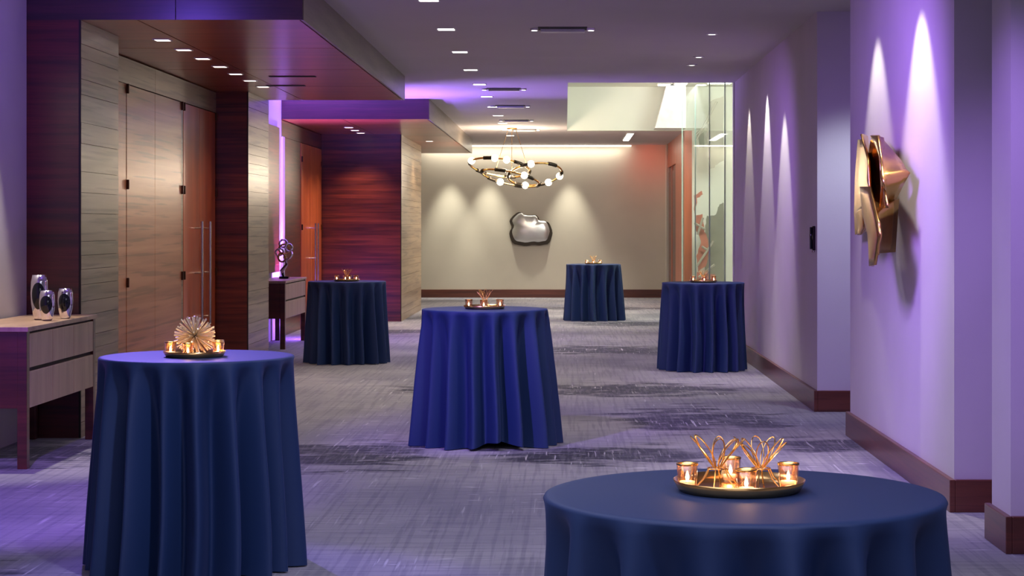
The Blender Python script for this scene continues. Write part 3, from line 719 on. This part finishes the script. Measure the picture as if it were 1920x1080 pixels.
# ------------------------------------------------------------ chandelier
Yc = 33.0
cz0 = atp(960, 320, Yc)
t = thing('ring_chandelier', 'bronze chandelier of three tilted rings with glowing globes', 'chandelier', (cz0.x, Yc, HC))
def ch(px, py, dy=0.0): v = atp(px, py, Yc + dy); return Vector((v.x - cz0.x, dy, v.z - HC))
hoops = [((937, 314), 56, 15, 0.12), ((1003, 327), 50, 19, -0.1), ((957, 334), 54, 11, 0.2)]
globes = {0: [(884, 301), (928, 309), (953, 300)], 1: [(1000, 317), (1028, 323), (1030, 341), (985, 345)], 2: [(942, 333), (934, 341), (977, 334)]}
for hi, ((cx, cy), ax, ay, tl) in enumerate(hoops):
    pts = []; nseg = 48
    Rm = ax * Yc / F
    for k in range(nseg):
        u = 2 * PI * k / nseg
        pts.append(ch(cx + ax * math.cos(u), cy + ay * math.sin(u) + tl * ax * math.cos(u)) + Vector((0, Rm * math.sin(u) * 0.9, 0)))
    h = obj('hoop', tube(pts, 0.018, 8, closed=True), 'bronze', t, True)
    for g0 in range(0, nseg, 8):
        seg_ = [pts[(g0 + q) % nseg] for q in range(4)]
        obj('sleeve', tube(seg_, 0.034, 8), 'dark_rim', h, True)
    for (gx, gy) in globes[hi]:
        # nearest hoop point carries the globe
        p0 = ch(gx, gy); best = min(pts, key=lambda p: (p.x - p0.x) ** 2 * 1 + (p.z - p0.z) ** 2 * 3)
        bm = bmesh.new(); bmesh.ops.create_uvsphere(bm, u_segments=16, v_segments=10, radius=0.062)
        for v in bm.verts: v.co += best
        obj('globe', bm, 'lamp_globe', h, True)
for (dx, dy) in ((-.5, 0), (.5, .1), (0, -.1)):
    obj('suspension_rod', tube([(dx * .12, dy * .3, 0), (dx * .55, dy, -0.75 + 0.1 * abs(dx))], 0.004, 6), 'bronze', t)
obj('ceiling_plate', lathe([(0, 0), (0.09, 0), (0.09, -0.02), (0, -0.025)], 28), 'bronze', t, True)
point('chandelier_light', (cz0.x, Yc, 2.45), 70, WARM, 0.3)

# ------------------------------------------------------------ glass screen and the work behind it
t = thing('glass_screen', 'tall glass screen of clear panes along the stairwell on the right', 'glass screen', (2.07, 22.7, 0))
js = [22.78, 24.3, 26.9, 29.85, 33.2]
for a, b in zip(js, js[1:]):
    p = obj('pane', B(0, 0.014, a - 22.7 + 0.01, b - 22.7 - 0.01, 0.02, 3.75), 'pane_glass', t)
    obj('pane_edge', B(-0.001, 0.016, a - 22.7 + .0, a - 22.7 + 0.012, 0.02, 3.75), 'glass_edge', p)
    obj('pane_edge', B(-0.001, 0.016, b - 22.7 - 0.012, b - 22.7, 0.02, 3.75), 'glass_edge', p)
obj('floor_channel', B(-0.01, 0.03, 0.1, 10.5, 0, 0.02), 'steel', t)
obj('end_post', B(-0.03, 0.03, -0.03, 0.07, 0, 3.75, .004), 'white_plastic', t)
# white sloped slab standing in for a bright lit recess in the coffer
tag(obj('lit_recess_slab', prism_y([(1.6, 3.27), (2.15, 3.27), (2.15, 4.03), (1.81, 4.03)], 33.3, 33.85), 'white_plastic'), 'white sloping slab high in the coffer beside the glass screen', 'slab')
t = thing('relief_sculpture', 'ragged sage, pale and salmon plates with crossing rods behind the glass', 'sculpture', (2.6, 33.0, 0))
rg = random.Random(12)
def plate(name, pts, Y, mat, th=0.03):
    q = []
    for i in range(len(pts)):
        a, b = pts[i], pts[(i + 1) % len(pts)]
        for k in range(4):
            f = k / 4; j = (1.2, 1.6)
            q.append((a[0] * (1 - f) + b[0] * f + rg.uniform(-j[0], j[0]), a[1] * (1 - f) + b[1] * f + rg.uniform(-j[1], j[1])))
    pp = [(atp(x, y, Y).x - 2.6, max(0.0, atp(x, y, Y).z)) for x, y in q]
    return obj(name, prism_y(pp, Y - 33.0, Y - 33.0 + th), mat, t)
plate('plate', [(1332, 190), (1356, 180), (1358, 300), (1345, 308), (1332, 318), (1328, 290), (1324, 245)], 33.2, 'pale_plate')
plate('plate', [(1310, 252), (1320, 248), (1322, 276), (1312, 276)], 33.1, 'sage')
plate('plate', [(1348, 385), (1358, 380), (1360, 588), (1322, 588), (1322, 430), (1326, 405), (1342, 402)], 33.15, 'sage')
plate('plate', [(1303, 404), (1317, 400), (1320, 430), (1328, 450), (1330, 470), (1324, 500), (1310, 508), (1306, 480), (1314, 455), (1310, 440), (1303, 428)], 33.0, 'salmon')
plate('plate', [(1302, 366), (1316, 358), (1317, 364), (1307, 372), (1304, 400), (1302, 400)], 33.05, 'salmon')
plate('plate', [(1306, 510), (1340, 515), (1342, 560), (1306, 560)], 32.98, 'salmon')
for (a, b) in (((1344, 190), (1306, 262)), ((1330, 228), (1304, 254)), ((1338, 452), (1306, 500)), ((1302, 418), (1322, 430)), ((1318, 408), (1308, 440)), ((1340, 496), (1310, 520)), ((1328, 470), (1316, 462))):
    p, q = atp(a[0], a[1], 32.9), atp(b[0], b[1], 32.9)
    obj('rod', tube([(p.x - 2.6, -0.1, p.z), (q.x - 2.6, -0.1, q.z)], 0.022, 6), 'pale_plate', t)
